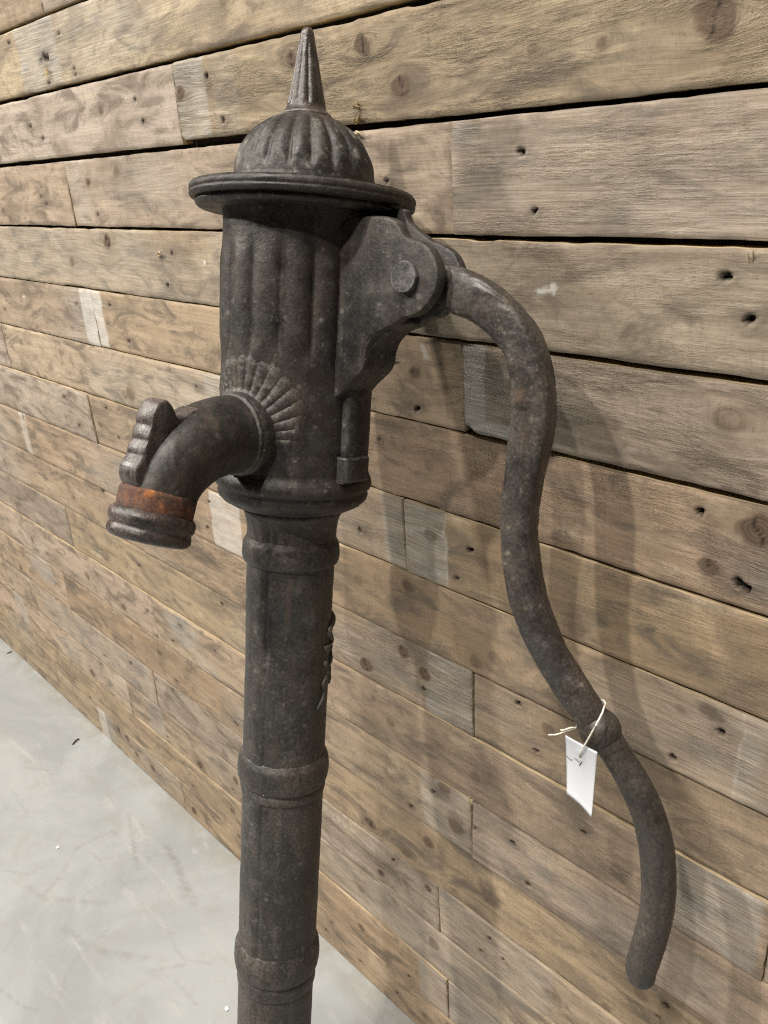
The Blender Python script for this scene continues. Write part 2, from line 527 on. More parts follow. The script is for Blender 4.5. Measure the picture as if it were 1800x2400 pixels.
# traced marks (photograph pixel -> wall): knots (x, y, radius m, darkness)
KNOTS = [(426, 218, .012, .8), (205, 426, .009, .85), (433, 446, .011, .3), (854, 105, .013, .85), (944, 199, .015, .9),
         (688, 138, .011, .8), (1681, 43, .020, .95), (1253, 114, .007, .5), (1413, 100, .006, .6), (252, 565, .016, .85),
         (168, 612, .011, .6), (49, 800, .010, .5), (117, 861, .012, .4), (234, 995, .010, .55), (1709, 982, .017, .5),
         (1775, 1247, .020, 1.0), (1659, 1327, .011, .75), (1001, 1093, .009, .35), (969, 873, .010, .95),
         (1009, 1253, .012, .35), (957, 1372, .011, .9), (841, 1356, .011, .45), (1118, 1548, .012, .6),
         (1163, 1541, .014, .45), (946, 1526, .013, .85), (859, 1557, .015, .75), (997, 1580, .013, .8),
         (915, 1691, .010, .5), (1150, 1812, .007, .4), (1042, 1845, .013, .6), (1071, 1935, .016, .55),
         (870, 1931, .012, .8), (1004, 1977, .013, .75), (894, 2045, .010, .85), (1004, 2082, .010, .9),
         (1015, 2210, .013, .6), (848, 2174, .010, .7), (217, 1577, .013, .8), (468, 1792, .014, .85),
         (552, 1830, .013, .7), (454, 1899, .013, .9), (374, 1528, .012, .6), (298, 1731, .012, .75),
         (320, 1769, .011, .7), (358, 1801, .012, .8), (278, 1711, .010, .75), (205, 1350, .012, .65),
         (75, 1264, .012, .65), (49, 1329, .013, .7), (376, 1528, .010, .5), (10, 1080, .012, .6), (248, 1302, .011, .55),
         (303, 923, .016, .45), (290, 925, .012, .4), (1500, 2330, .012, .5), (1290, 2330, .015, .4), (1600, 1660, .008, .3),
         (1420, 2360, .010, .5), (930, 2400, .010, .6), (545, 1900, .009, .7), (560, 1960, .009, .6)]
# nail holes (x, y, radius m)
HOLES = [(138, 78, .0045), (316, 233, .0042), (335, 286, .0040), (488, 179, .0042), (527, 282, .0040), (98, 461, .0036),
         (109, 477, .0036), (227, 504, .0034), (173, 161, .0036), (176, 173, .003), (21, 101, .0040), (903, 425, .0040),
         (1223, 355, .0042), (1253, 494, .0038), (392, 670, .0042), (402, 595, .0040), (179, 710, .0034), (257, 716, .0034),
         (169, 767, .0038), (300, 800, .0038), (460, 908, .0036), (250, 957, .0042), (188, 998, .0038), (278, 1027, .0036),
         (152, 930, .003), (1705, 648, .0052), (1762, 747, .0052), (1638, 1202, .0046), (1730, 1366, .0055),
         (1742, 1376, .0050), (1752, 1383, .0042), (1691, 1714, .0046), (1580, 1773, .0046), (977, 958, .0040),
         (845, 1246, .0040), (843, 1241, .0032), (1105, 1289, .0042), (1100, 1286, .0034), (1071, 1354, .0036),
         (995, 1614, .0034), (1214, 1652, .0036), (1254, 1760, .0038), (1017, 1854, .0038), (966, 1888, .0034),
         (1203, 1975, .0042), (1241, 2071, .0042), (922, 2016, .0038), (1147, 2200, .0036), (1128, 2229, .0032),
         (960, 2289, .0036), (777, 2163, .003), (764, 2180, .003), (424, 1465, .0036), (408, 1504, .0040), (405, 1617, .0040),
         (237, 1557, .0040), (306, 1554, .0036), (454, 1843, .0036), (397, 1739, .003), (493, 1176, .0036),
         (489, 1236, .0046), (520, 1418, .0044), (241, 1152, .0055), (888, 1030, .003), (1560, 2360, .0044),
         (1541, 2386, .003), (104, 133, .0070), (110, 136, .0060), (97, 142, .0040), (114, 195, .0045), (553, 1694, .003),
         (557, 1700, .0025), (312, 1605, .003), (330, 1609, .003), (1050, 2405, .003)]
# soft stains (x, y, ru m, rv m, kind, amount, rotation)
STAINS = [(1187, 336, .035, .028, 'dark', .55, 0), (1190, 350, .05, .012, 'dark', .4, 0), (350, 240, .05, .008, 'dark', .45, .05),
          (320, 205, .05, .012, 'dark', .25, .05), (1429, 992, .018, .008, 'dark', .55, 0), (1670, 1670, .022, .010, 'dark', .65, -.3),
          (1352, 1464, .020, .020, 'dark', .55, .3), (1145, 2094, .026, .022, 'dark', .75, 0), (1277, 680, .010, .004, 'pale', .7, .1),
          (1302, 675, .004, .006, 'pale', .7, 0), (55, 695, .006, .004, 'pale', .9, 0), (478, 615, .0035, .0035, 'pale', 1, 0),
          (994, 825, .004, .012, 'pale', .6, .5), (1000, 838, .006, .004, 'pale', .5, 0), (303, 923, .03, .02, 'dark', .3, .8),
          (60, 860, .02, .03, 'dark', .25, .6), (1180, 2040, .10, .006, 'dark', .5, .02), (1330, 2150, .12, .007, 'dark', .55, .03),
          (1120, 1500, .06, .03, 'dark', .25, 0), (1071, 1930, .02, .03, 'dark', .5, .4), (1040, 1860, .02, .02, 'dark', .4, .2),
          (1710, 565, .02, .006, 'dark', .4, 0), (1580, 600, .06, .02, 'dark', .2, .3), (1760, 740, .03, .008, 'dark', .5, 0),
          (1330, 985, .10, .012, 'dark', .14, 0), (1600, 420, .10, .014, 'dark', .22, 0), (1480, 300, .12, .010, 'dark', .25, 0),
          (1090, 310, .02, .02, 'grey', .6, 0), (330, 1560, .05, .03, 'grey', .6, 0), (430, 1480, .08, .05, 'grey', .55, 0),
          (480, 1560, .06, .04, 'grey', .35, 0), (100, 1330, .10, .05, 'grey', .6, 0)]
# upright weathered / painted bands left by pallet bearers (row, px x0, px x1, px y, kind, amount)
BANDS = [(2, 40, 135, 120, 'grey', .95), (3, 420, 490, 240, 'grey', .85), (3, 500, 560, 200, 'grey', .25), (6, 196, 214, 745, 'pale', .70),
         (6, 214, 243, 745, 'pale', .85), (7, 478, 540, 900, 'grey', .85), (8, 900, 951, 1260, 'grey', .75),
         (8, 952, 1043, 1260, 'grey', .95), (8, 958, 1000, 1260, 'pale', .16), (9, 500, 566, 1230, 'pale', .62),
         (6, 1087, 1137, 910, 'pale', .42), (6, 1087, 1140, 910, 'grey', .9), (10, 1000, 1110, 1640, 'grey', .85), (9, 1742, 1800, 1720, 'grey', .8),
         (9, 1800, 2200, 1720, 'grey', .6), (11, 1560, 1790, 2150, 'grey', .75), (12, 990, 1106, 1920, 'grey', .55),
         (12, 1106, 1300, 1960, 'grey', .35), (14, 1030, 1300, 2160, 'grey', .45), (16, 985, 1047, 2330, 'grey', .7),
         (16, 1052, 1200, 2380, 'grey', .6), (17, 236, 250, 1700, 'pale', .55), (17, 252, 268, 1720, 'grey', .8),
         (15, 55, 75, 1480, 'grey', .8), (9, 100, 112, 1200, 'pale', .5), (5, 20, 60, 600, 'dark', .12), (5, 415, 460, 640, 'dark', .18),
         (13, 1060, 1110, 2050, 'dark', .12), (8, 1043, 1048, 1290, 'pale', .5), (9, 1738, 1742, 1720, 'pale', .5),
         (15, 370, 400, 1780, 'grey', .5), (4, 170, 205, 460, 'grey', .4)]

TINTS = {2: (.41, .335, .235), 3: (.41, .335, .235), 4: (.41, .335, .24), 5: (.42, .34, .24), 6: (.46, .37, .26), 7: (.43, .345, .24),
         8: (.43, .34, .235), 9: (.44, .34, .225), 10: (.41, .315, .205), 11: (.42, .325, .215), 12: (.40, .31, .215), 13: (.43, .325, .21),
         14: (.42, .32, .205), 15: (.44, .335, .21), 16: (.42, .32, .20), 17: (.41, .31, .195)}
TORN = {(3, 2): .85, (4, 3): .55, (5, 2): .35, (6, 3): .75, (7, 3): .65, (8, 2): .3, (8, 3): .35, (9, 3): .35, (10, 2): .9, (9, 2): .3,
        (10, 3): .45, (11, 3): .45, (12, 3): .4, (2, 1): .25, (13, 3): .35, (14, 2): .45, (14, 3): .4}
TINT_OVERRIDE = {(3, 2): (.335, .272, .19), (4, 3): (.36, .285, .195), (5, 2): (.38, .30, .20), (6, 3): (.385, .295, .19), (7, 3): (.375, .285, .185),  # own plank tones; right-hand ones also darkened to paint in light fall-off
                 (8, 2): (.40, .305, .20), (8, 3): (.36, .27, .165), (9, 3): (.375, .285, .18), (10, 3): (.34, .25, .155),
                 (11, 3): (.37, .29, .19), (12, 3): (.36, .285, .195), (11, 2): (.41, .32, .21), (6, 2): (.44, .35, .24)}
Y_OFF = {(3, 2): -.002, (3, 1): .001, (4, 3): -.001, (5, 2): -.003, (6, 3): 0.0, (7, 3): .0015, (8, 3): -.001, (9, 3): -.002,
         (10, 2): -.001, (6, 2): .001}


def band_coord(px, py):
    return wall_pt(px, py)[0]


def make_plank(row, idx, x0, x1, rng):
    ztop_line, zbot_line = ZL[row], ZL[row + 1]
    seed = row * 31 + idx * 7 + 3
    # resolution: fine where the plank is near the camera
    xm = min(max((x0 + x1) / 2, x0), x1)
    us = []
    x = x0
    while x < x1 - 1e-6:
        us.append(x)
        if x < -3.0 or x > 0.15:
            st = 0.03
        elif x < -1.35:
            st = 0.0055
        else:
            st = 0.0031
        x += st
    if x1 - us[-1] < 0.0012:
        us[-1] = x1
    else:
        us.append(x1)
    us = np.array(us)
    near = x1 > -1.35 and x0 < 0.15
    offscreen = x0 > 0.1 or x1 < -3.0 or row < 1
    nv = 9 if offscreen else (36 if near else 26)
    vs = np.linspace(0, 1, nv)
    gt = np.interp(us, [-1.2, -0.25], GAPS[row]) / 2
    gb = np.interp(us, [-1.2, -0.25], GAPS[row + 1]) / 2
    wob = rng.uniform(-.0008, .0008)
    ztop = ztop_line - gt + 0.0004 * vnoise(us * 9, us * 0 + row, seed) + 0.0005 * vnoise(us * 60, us * 0, seed + 1)
    zbot = zbot_line + gb + 0.0006 * vnoise(us * 9, us * 0 + row, seed + 2) + 0.0005 * vnoise(us * 60, us * 0, seed + 3)
    ztop = ztop - 0.0016 * smooth(.45, .8, vnoise(us * 26, us * 0, seed + 9)) * smooth(.2, .6, vnoise(us * 3, us * 0 + 5, seed + 9))
    zbot = zbot + 0.0014 * smooth(.45, .8, vnoise(us * 24, us * 0, seed + 8)) * smooth(.2, .6, vnoise(us * 3, us * 0 + 2, seed + 8))
    X = np.repeat(us[:, None], nv, 1)
    Zc = zbot[:, None] + (ztop - zbot)[:, None] * vs[None, :]
    # end gap
    eg0, eg1 = 0.0007, 0.0007
    if (row, idx) == (3, 2):
        eg0 = 0.0035
        cut = 0.006 * smooth(0.012, 0.0, X - x0) ** 1.5
        Zc = Zc + cut * (1 - vs)[None, :] * 1.0 - cut * vs[None, :] * 0.4
        Zc = Zc + 0.005 * (1 - vs)[None, :] * smooth(.55, .1, X - x0)
    if (row, idx) == (6, 3):
        Zc = Zc + 0.008 * smooth(0.02, 0.0, X - x0) * (1 - vs)[None, :] ** 2 + 0.003 * (1 - vs)[None, :]
    endw = 0.0006 * vnoise(vs * 9, vs * 0 + idx, seed + 4)
    X[0, :] = x0 + eg0 + endw
    X[-1, :] = x1 - eg1 + endw
    v_m = Zc - (zbot_line + ztop_line) / 2
    u_m = X.copy()
    # grain coordinates, deflected around knots
    gv = v_m + 0.014 * fbm(u_m * 1.3 + seed, u_m * 0 + v_m * 3, seed, 2) + 0.0007 * fbm(u_m * 5, v_m * 22, seed + 5, 3)
    knot = np.zeros_like(X)
    kr = np.zeros_like(X)
    hole = np.zeros_like(X)
    dark = np.zeros_like(X)
    pale = np.zeros_like(X)
    grey = np.zeros_like(X)
    dy = np.zeros_like(X)
    kn = []
    for (px, py, r, a) in KNOTS:
        kx, kz = wall_pt(px, py)
        if x0 < kx < x1 and zbot_line < kz < ztop_line:
            kn.append((kx, kz, r, a))
    lo_rng = x1 < -1.0 or x0 > 0.0 or row >= 11
    for _ in range(rng.choice([0, 1, 1, 2]) if lo_rng else rng.choice([0, 0, 1])):
        kn.append((rng.uniform(x0, x1), rng.uniform(zbot_line + .01, ztop_line - .01), rng.uniform(.005, .012), rng.uniform(.3, .8)))
    for (kx, kz, r, a) in kn:
        an = rng.uniform(-.5, .5)
        du = (X - kx) * math.cos(an) + (Zc - kz) * math.sin(an)
        dv = -(X - kx) * math.sin(an) + (Zc - kz) * math.cos(an)
        wobk = 1 + 0.22 * vnoise(X * 90, Zc * 90, seed + 11)
        d = np.hypot(du / 1.0, dv / 0.82) / r * wobk
        gv += np.clip((Zc - kz) / (np.hypot((X - kx) * .5, Zc - kz) + .35 * r), -1, 1) * (-r * 0.85) * np.exp(-(np.hypot((X - kx) * .38, (Zc - kz)) / (1.9 * r)) ** 2)
        m = min(1.0, a * 1.3) * smooth(1.12, 0.72, d)
        knot = np.maximum(knot, m)
        knot = np.maximum(knot, a * .45 * np.exp(-(d / 2.2) ** 2))
        kr = np.where(d < 1.3, d, kr)
        dy += -0.0006 * smooth(1.3, .6, d) + 0.0009 * smooth(.45, 0, d) * a
        crack = smooth(.10, .03, np.abs(du / r + .15 * np.sin(dv / r * 4))) * smooth(.8, .5, np.abs(dv / r)) * (a > .72)
        hole = np.maximum(hole, crack * .85)
    hl = []
    for (px, py, r) in HOLES:
        kx, kz = wall_pt(px, py)
        if x0 < kx < x1 and zbot_line - .002 < kz < ztop_line + .002:
            hl.append((kx, kz, r))
    if lo_rng:
        for _ in range(int((min(x1, 1) - max(x0, -4.4)) * 2)):
            hl.append((rng.uniform(x0, x1), rng.uniform(zbot_line + .015, ztop_line - .015), rng.uniform(.0026, .0036)))
    for (kx, kz, r) in hl:
        an = rng.uniform(0, 6.28)
        du = (X - kx) * math.cos(an) + (Zc - kz) * math.sin(an)
        dv = -(X - kx) * math.sin(an) + (Zc - kz) * math.cos(an)
        d = np.hypot(du, dv * 1.25) / r * (1 + .3 * vnoise(X * 300, Zc * 300, seed + 13))
        hole = np.maximum(hole, smooth(1.15, .65, d))
        dark = np.maximum(dark, .5 * np.exp(-((np.hypot((X - kx) * .55, Zc - kz) / (2.1 * r)) ** 2)))
        dy += 0.006 * smooth(1.05, .55, d) - 0.0009 * np.exp(-((d - 1.5) / .5) ** 2)
    for (px, py, ru, rv, kind, a, an) in STAINS:
        kx, kz = wall_pt(px, py)
        if x0 - ru < kx < x1 + ru and zbot_line < kz < ztop_line:
            du = (X - kx) * math.cos(an) + (Zc - kz) * math.sin(an)
            dv = -(X - kx) * math.sin(an) + (Zc - kz) * math.cos(an)
            d = np.hypot(du / ru, dv / rv) + .35 * fbm(X * 70, Zc * 110, seed + 21, 3)
            m = a * smooth(1.05, .55 if kind != 'pale' else .8, d)
            if kind == 'dark':
                dark = np.maximum(dark, m)
            elif kind == 'pale':
                pale = np.maximum(pale, m)
            else:
                grey = np.maximum(grey, m)
    for (r_, pa, pb, py, kind, a) in BANDS:
        if r_ != row:
            continue
        a0, b0 = band_coord(pa, py), band_coord(pb, py)
        e = .0022 * vnoise(Zc * 45, X * 0, seed + 31) + .0012 * vnoise(Zc * 260, X * 60, seed + 32)
        soft = .0035 if kind != 'pale' else .0016
        m = a * smooth(a0 - soft, a0 + soft, X + e) * smooth(b0 + soft, b0 - soft, X + e)
        m = m * (0.78 + .32 * fbm(X * 40, Zc * 120, seed + 33, 3))
        if kind == 'dark':
            dark = np.maximum(dark, m)
        elif kind == 'pale':
            pale = np.maximum(pale, m)
        else:
            grey = np.maximum(grey, m)
    if (row, idx) == (6, 3):      # grey paint line along the lower edge
        pale = np.maximum(pale, .42 * smooth(-.030, -.036, v_m + .002 * vnoise(X * 60, X * 0, 3)) * smooth(.095, .075, X - x0))
        grey = np.maximum(grey, .85 * smooth(-.030, -.036, v_m) * smooth(.095, .075, X - x0))
    if (row, idx) == (5, 2):      # oblique saw scratches
        for q in range(9):
            off = x0 + .30 + q * .035 + rng.uniform(-.01, .01)
            dd = np.abs((X - off) + (Zc - ztop_line) * 1.05 * (1 if q % 4 else -1))
            dark = np.maximum(dark, rng.uniform(.12, .34) * smooth(.0035, .001, dd) * smooth(.10, .03, ztop_line - Zc))
    # general random weathering for unlisted far planks
    w = fbm(X * 1.7 + seed * 3.1, v_m * 5, seed + 41, 3)
    grey = np.maximum(grey, .40 * smooth(.12, .5, w))
    # relief
    dy += 0.0007 * fbm(u_m * 5, v_m * 30, seed + 51, 3)
    dy += TORN.get((row, idx), .12) * 0.0005 * fbm(u_m * 45, gv * 260, seed + 52, 3)
    dy += rng.uniform(-.0012, .0012) * (v_m / .05)
    yoff = Y_OFF.get((row, idx), rng.uniform(-.002, .0015))
    Y = yoff + dy
    # eased arrises
    edge_d = np.minimum(np.minimum(vs, 1 - vs)[None, :] * (ztop - zbot)[:, None], np.minimum(X - x0, x1 - X))
    Y = Y + 0.0016 * smooth(.0022, 0.0, edge_d)
    gn = smooth(-.1, .5, fbm(X * 14, Zc * 40, seed + 61, 3))
    dark = np.maximum(dark, .55 * gn * np.exp(-edge_d / .0045))
    nu = len(us)
    front = np.stack([X, Y, Zc], -1).reshape(-1, 3)
    quads = grid_quads(nu, nv)[:, ::-1] if False else grid_quads(nu, nv)
    # rim: walk the boundary and extrude back
    b = np.concatenate([np.arange(nu) * nv, (nu - 1) * nv + np.arange(1, nv), (np.arange(nu - 2, -1, -1)) * nv + nv - 1,
                        np.arange(nv - 2, 0, -1)])
    nb = len(b)
    back = front[b].copy()
    rim = front[b].copy()
    back[:, 1] = 0.020
    rim[:, 1] += 0.0001
    V = np.concatenate([front, rim, back])
    n0 = len(front)
    i = np.arange(nb)
    j = (i + 1) % nb
    rq = np.stack([n0 + i, n0 + nb + i, n0 + nb + j, n0 + j], -1)
    Q = np.concatenate([quads, rq])
    mi = np.concatenate([np.zeros(len(quads), int), np.ones(len(rq), int)])
    V[:, 0] += 1.0                # parent sits at x = -1

    def ext(f):
        f = f.reshape(-1)
        return np.concatenate([f, f[b], f[b]])
    o = mesh_np('plank', V, Q, [WOOD, EDGE], wall,
                attrs={'gu': ext(u_m + seed * 3.7), 'gv': ext(gv), 'knot': ext(knot), 'kr': ext(kr), 'hole': ext(hole),
                       'grey': ext(grey), 'dark': ext(dark), 'pale': ext(pale)}, matidx=mi)
    t = TINT_OVERRIDE.get((row, idx), TINTS.get(row, (.43, .34, .23)))
    jit = rng.uniform(.82, 1.18)
    if (row, idx) in TINT_OVERRIDE:
        jit = 0.96
    g_ = (t[0] + t[1] + t[2]) / 3
    sat = rng.choice([.55, .7, .8, .86, .92])
    t = tuple(g_ + (q - g_) * sat for q in t)
    o.color = (t[0] * jit * 1.03, t[1] * jit * .99 * rng.uniform(.98, 1.02), t[2] * jit * rng.uniform(.95, 1.05), 1)
    o['seed'] = float(seed)
    o['torn'] = TORN.get((row, idx), rng.uniform(.0, .12))
    return o


PLANKS = {}
rng_w = random.Random(11)
for row in range(len(ZL) - 1):
    xs = [XL] + sorted(JOINTS[row]) + [XR]
    for idx in range(len(xs) - 1):
        PLANKS[(row, idx)] = make_plank(row, idx, xs[idx], xs[idx + 1], rng_w)


def box_verts(x0, x1, y0, y1, z0, z1):
    v = [(x, y, z) for x in (x0, x1) for y in (y0, y1) for z in (z0, z1)]
    q = [(0, 1, 3, 2), (4, 6, 7, 3.8), (0, 4, 5, 1), (2, 3, 7, 6), (0, 2, 6, 4), (1, 5, 7, 3)]
    return v, q


v, q_ = box_verts(XL + 1.0, XR + 1.0, 0.0215, 0.045, 0.0, ZL[0])
mesh_np('backing_board', v, q_, BACK, wall, smooth_shade=False)


# torn pale splinters standing out of the planks
def splinter(plank_key, px, py, n, L, ang, seed):
    rng = random.Random(seed)
    x, z = wall_pt(px, py)
    V, T = [], []
    for i in range(n):
        a = ang + rng.uniform(-.35, .35)
        l = L * rng.uniform(.5, 1.0)
        w = rng.uniform(.0005, .0011)
        ox, oz = rng.uniform(-.004, .004), rng.uniform(-.003, .003)
        dx, dz = math.cos(a), math.sin(a)
        p0 = (x + ox - dx * l / 2, -.001, z + oz - dz * l / 2)
        p1 = (x + ox + dx * l / 2, -.004 - rng.uniform(0, .005), z + oz + dz * l / 2)
        b0 = len(V)
        V += [(p0[0] - dz * w + 1, p0[1], p0[2] + dx * w), (p0[0] + dz * w + 1, p0[1], p0[2] - dx * w),
              (p0[0] + 1, p0[1] - .003, p0[2]), (p1[0] + 1, p1[1], p1[2])]
        T += [(b0, b0 + 1, b0 + 3), (b0 + 1, b0 + 2, b0 + 3), (b0 + 2, b0, b0 + 3), (b0, b0 + 2, b0 + 1)]
    mesh_np('splinter', V, np.zeros((0, 4), int), SPLINT, PLANKS[plank_key], smooth_shade=False, tris=T)


splinter((3, 2), 846, 248, 6, .016, 0.1, 1)
splinter((3, 2), 845, 280, 7, .017, 0.4, 2)
splinter((4, 2), 850, 316, 5, .014, 0.1, 3)
splinter((5, 1), 378, 594, 7, .022, 0.02, 4)
splinter((6, 2), 913, 838, 3, .012, 0.9, 5)
splinter((5, 2), 1767, 592, 3, .012, 1.4, 6)
splinter((2, 1), 116, 172, 5, .020, -1.3, 8)
splinter((13, 2), 1108, 1872, 3, .012, -1.2, 9)

# ------------------------------------------------------------------ pump
A = np.array([-0.04742683, 0.20499008, 0.97761432])      # pump axis: leans back to the wall
H = np.array([0.98956189, 0.14297663, 0.01802653])       # towards the lever
Sd = np.array([0.13608075, -0.96826481, 0.20963129])     # towards the spout
BASE = np.array([-0.64872706, -0.41728743, 0.0])
pump = link(bpy.data.objects.new('hand_water_pump', None))
pump.matrix_world = Matrix(((H[0], -Sd[0], A[0], BASE[0]), (H[1], -Sd[1], A[1], BASE[1]), (H[2], -Sd[2], A[2], BASE[2]),
                            (0, 0, 0, 1)))
pump['label'] = 'old rusted cast iron hand water pump with curved lever leaning against the plank wall'
pump['category'] = 'water pump'


def catmull(P, n):
    P = np.asarray(P, float)
    Q = np.vstack([2 * P[0] - P[1], P, 2 * P[-1] - P[-2]])
    out = []
    for i in range(len(P) - 1):
        p0, p1, p2, p3 = Q[i:i + 4]
        for t in np.linspace(0, 1, n, endpoint=False):
            out.append(.5 * ((2 * p1) + (-p0 + p2) * t + (2 * p0 - 5 * p1 + 4 * p2 - p3) * t * t + (-p0 + 3 * p1 - 3 * p2 + p3) * t ** 3))
    out.append(P[-1])
    return np.array(out)


def resample(prof, step):
    P = np.asarray(prof, float)
    out = [P[0]]
    for p, q in zip(P[:-1], P[1:]):
        n = max(1, int(np.hypot(*(q - p)) / step))
        for i in range(1, n + 1):
            out.append(p + (q - p) * i / n)
    return np.array(out)


def lathe(name, prof, mat, parent, n=144, disp=None, step=.003, rough=.00035, seed=1, cap0=True, cap1=True, lean=None):
    P = resample(prof, step)
    th = np.linspace(0, 2 * np.pi, n, endpoint=False)
    TH, R = np.meshgrid(th, P[:, 0], indexing='ij')
    Zp = np.repeat(P[None, :, 1], n, 0)
    d = np.zeros_like(R)
    if disp is not None:
        d = disp(TH, Zp, R)
    # rough casting
    c, s = np.cos(TH), np.sin(TH)
    nz = fbm((c * 1.3 + Zp * 26), (s * 1.3 + Zp * 11) + TH * 0, seed, 2) + fbm(c * R * 240 + 7, s * R * 240 + Zp * 190, seed + 3, 3)
    Rr = np.maximum(R + d + rough * nz * (R > .004), 0.00005)
    X, Y = Rr * c, Rr * s
    if lean is not None:
        k = (Zp - P[0, 1])
        X = X + lean[0] * k
        Y = Y + lean[1] * k
    V = np.stack([X, Y, Zp], -1).reshape(-1, 3)
    m = len(P)
    Q = grid_quads(n, m, True)
    tris = []
    VV = [V]
    cnt = len(V)
    i = np.arange(n)
    j = (i + 1) % n
    if cap0:
        VV.append(np.array([[V[i * m, 0].mean(), V[i * m, 1].mean(), P[0, 1]]]))
        tris.append(np.stack([np.full(n, cnt), j * m, i * m], -1))
        cnt += 1
    if cap1:
        VV.append(np.array([[V[i * m + m - 1, 0].mean(), V[i * m + m - 1, 1].mean(), P[-1, 1]]]))
        tris.append(np.stack([np.full(n, cnt), i * m + m - 1, j * m + m - 1], -1))
        cnt += 1
    o = mesh_np(name, np.concatenate(VV), Q, mat, parent, tris=np.concatenate(tris) if tris else None)
    return o


def bell(x, c, w):
    return np.exp(-((x - c) / w) ** 2)


D2R = math.pi / 180


def angd(t, t0):
    return (t - t0 + math.pi) % (2 * math.pi) - math.pi


# --- pipe
def pipe_disp(T, Zp, R):
    seam = angd(T, -75 * D2R) * R
    d = -.0013 * bell(seam, 0, .0011) * (0.5 + .5 * np.clip(vnoise(Zp * 22, T * 0, 3) * 1.5 + .6, 0, 1))
    d += .0007 * smooth(.012, .0, np.abs(seam + .010))
    d += .0006 * fbm(np.cos(T) * 3, Zp * 7 + np.sin(T) * 3, 9, 3)
    return d


pipe_prof = [(.0475, .0125), (.0475, .46), (.0478, .52), (.0487, .60), (.0488, .78), (.0488, .87), (.0491, 1.0), (.0494, 1.04),
             (.0497, 1.06), (.0500, 1.095), (.0500, 1.102), (.0512, 1.112), (.0535, 1.120), (.058, 1.1265)]
lathe('column_pipe', pipe_prof, IRON_PIPE, pump, 160, pipe_disp, .004, .0005, 2)


def ring(z, r_in, r_out, up, dn, step_r=None, step_z=None, mat=IRON_PIPE, seed=1, name='ring_moulding'):
    pr = [(r_in - .003, z + up + .003), (r_in + .0002, z + up), (r_in + (r_out - r_in) * .35, z + up * .86), (r_in + (r_out - r_in) * .75, z + up * .62), (r_out - .0003, z + up * .28), (r_out, z), (r_out - .0004, z - dn * .4),
          (r_in + (r_out - r_in) * .68, z - dn * .80)]
    if step_r:
        pr += [(step_r - .0010, z - dn), (step_r, z - dn - .004), (step_r - .0002, step_z), (r_in - .003, step_z - .004)]
    else:
        pr += [(r_in + .0004, z - dn), (r_in - .003, z - dn - .003)]
    pr = catmull(pr, 4)
    return lathe(name, pr[::-1], mat, pump, 144, None, .0025, .0005, seed)


ring(1.0745, .0497, .0550, .019, .011, None, None, seed=4)
ring(.8085, .0488, .0545, .021, .0165, .0507, .781, seed=5)
ring(.549, .0478, .0538, .022, .020, .0497, .512, seed=6)
ring(.05, .0475, .054, .022, .018, .0500, .0165, seed=7)

# --- barrel
ZSP = 1.212


def flute(T, Zp, R):
    ph = np.abs(np.sin(8 * (T + 40 * D2R - 0.05)))
    g = (ph ** .55 - 1)
    m = smooth(1.412, 1.380, Zp) * smooth(1.285, 1.315, Zp)
    d = .0064 * g * m + .0026 * m
    # plain again near the lever rib
    arc = angd(T, 0) * R
    d *= smooth(.020, .034, np.abs(arc))
    d += .0004 * fbm(np.cos(T) * 4, Zp * 9 + np.sin(T) * 4, 19, 3)
    return d


bar_prof = [(.050, 1.1242), (.0555, 1.1262), (.068, 1.1302), (.0765, 1.135), (.0820, 1.1405), (.0832, 1.146), (.0815, 1.1495), (.0830, 1.1515),
            (.0855, 1.1535), (.0866, 1.158), (.0858, 1.163), (.0832, 1.1685), (.0812, 1.172), (.0812, 1.30), (.0815, 1.425), (.083, 1.441)]
lathe('barrel', bar_prof, IRON, pump, 288, flute, .0022, .0003, 8)

# raised shell ornament above the spout
nr, na = 50, 330
rho = np.linspace(.034, .099, nr)
phi = np.linspace(-104, 104, na) * D2R
PH, RH = np.meshgrid(phi, rho, indexing='ij')
edge_r = .0945 - .016 * smooth(50 * D2R, 100 * D2R, np.abs(PH)) + .0012 * np.abs(np.cos(PH * 17))
prof = smooth(0, .024, edge_r - RH) * smooth(104 * D2R, 92 * D2R, np.abs(PH))
ribs = np.abs(np.cos(PH * 17)) ** .55
hgt = -.0022 + prof * (.0026 + .0020 * (ribs - .7) * smooth(.036, .050, RH) * smooth(.002, .034, edge_r - RH))
hgt += .0006 * fbm(PH * 9, RH * 300, 4, 3) * prof + .0035 * bell(RH, .041, .005) * prof
arc = RH * np.sin(PH)
zz = ZSP + RH * np.cos(PH)
th_ = -math.pi / 2 + arc / .0815
rr = .0815 + hgt
V = np.stack([rr * np.cos(th_), rr * np.sin(th_), zz], -1).reshape(-1, 3)
mesh_np('shell_ornament', V, grid_quads(na, nr)[:, ::-1], IRON_SHELL, pump)

# vertical rib and pad under the lever bracket


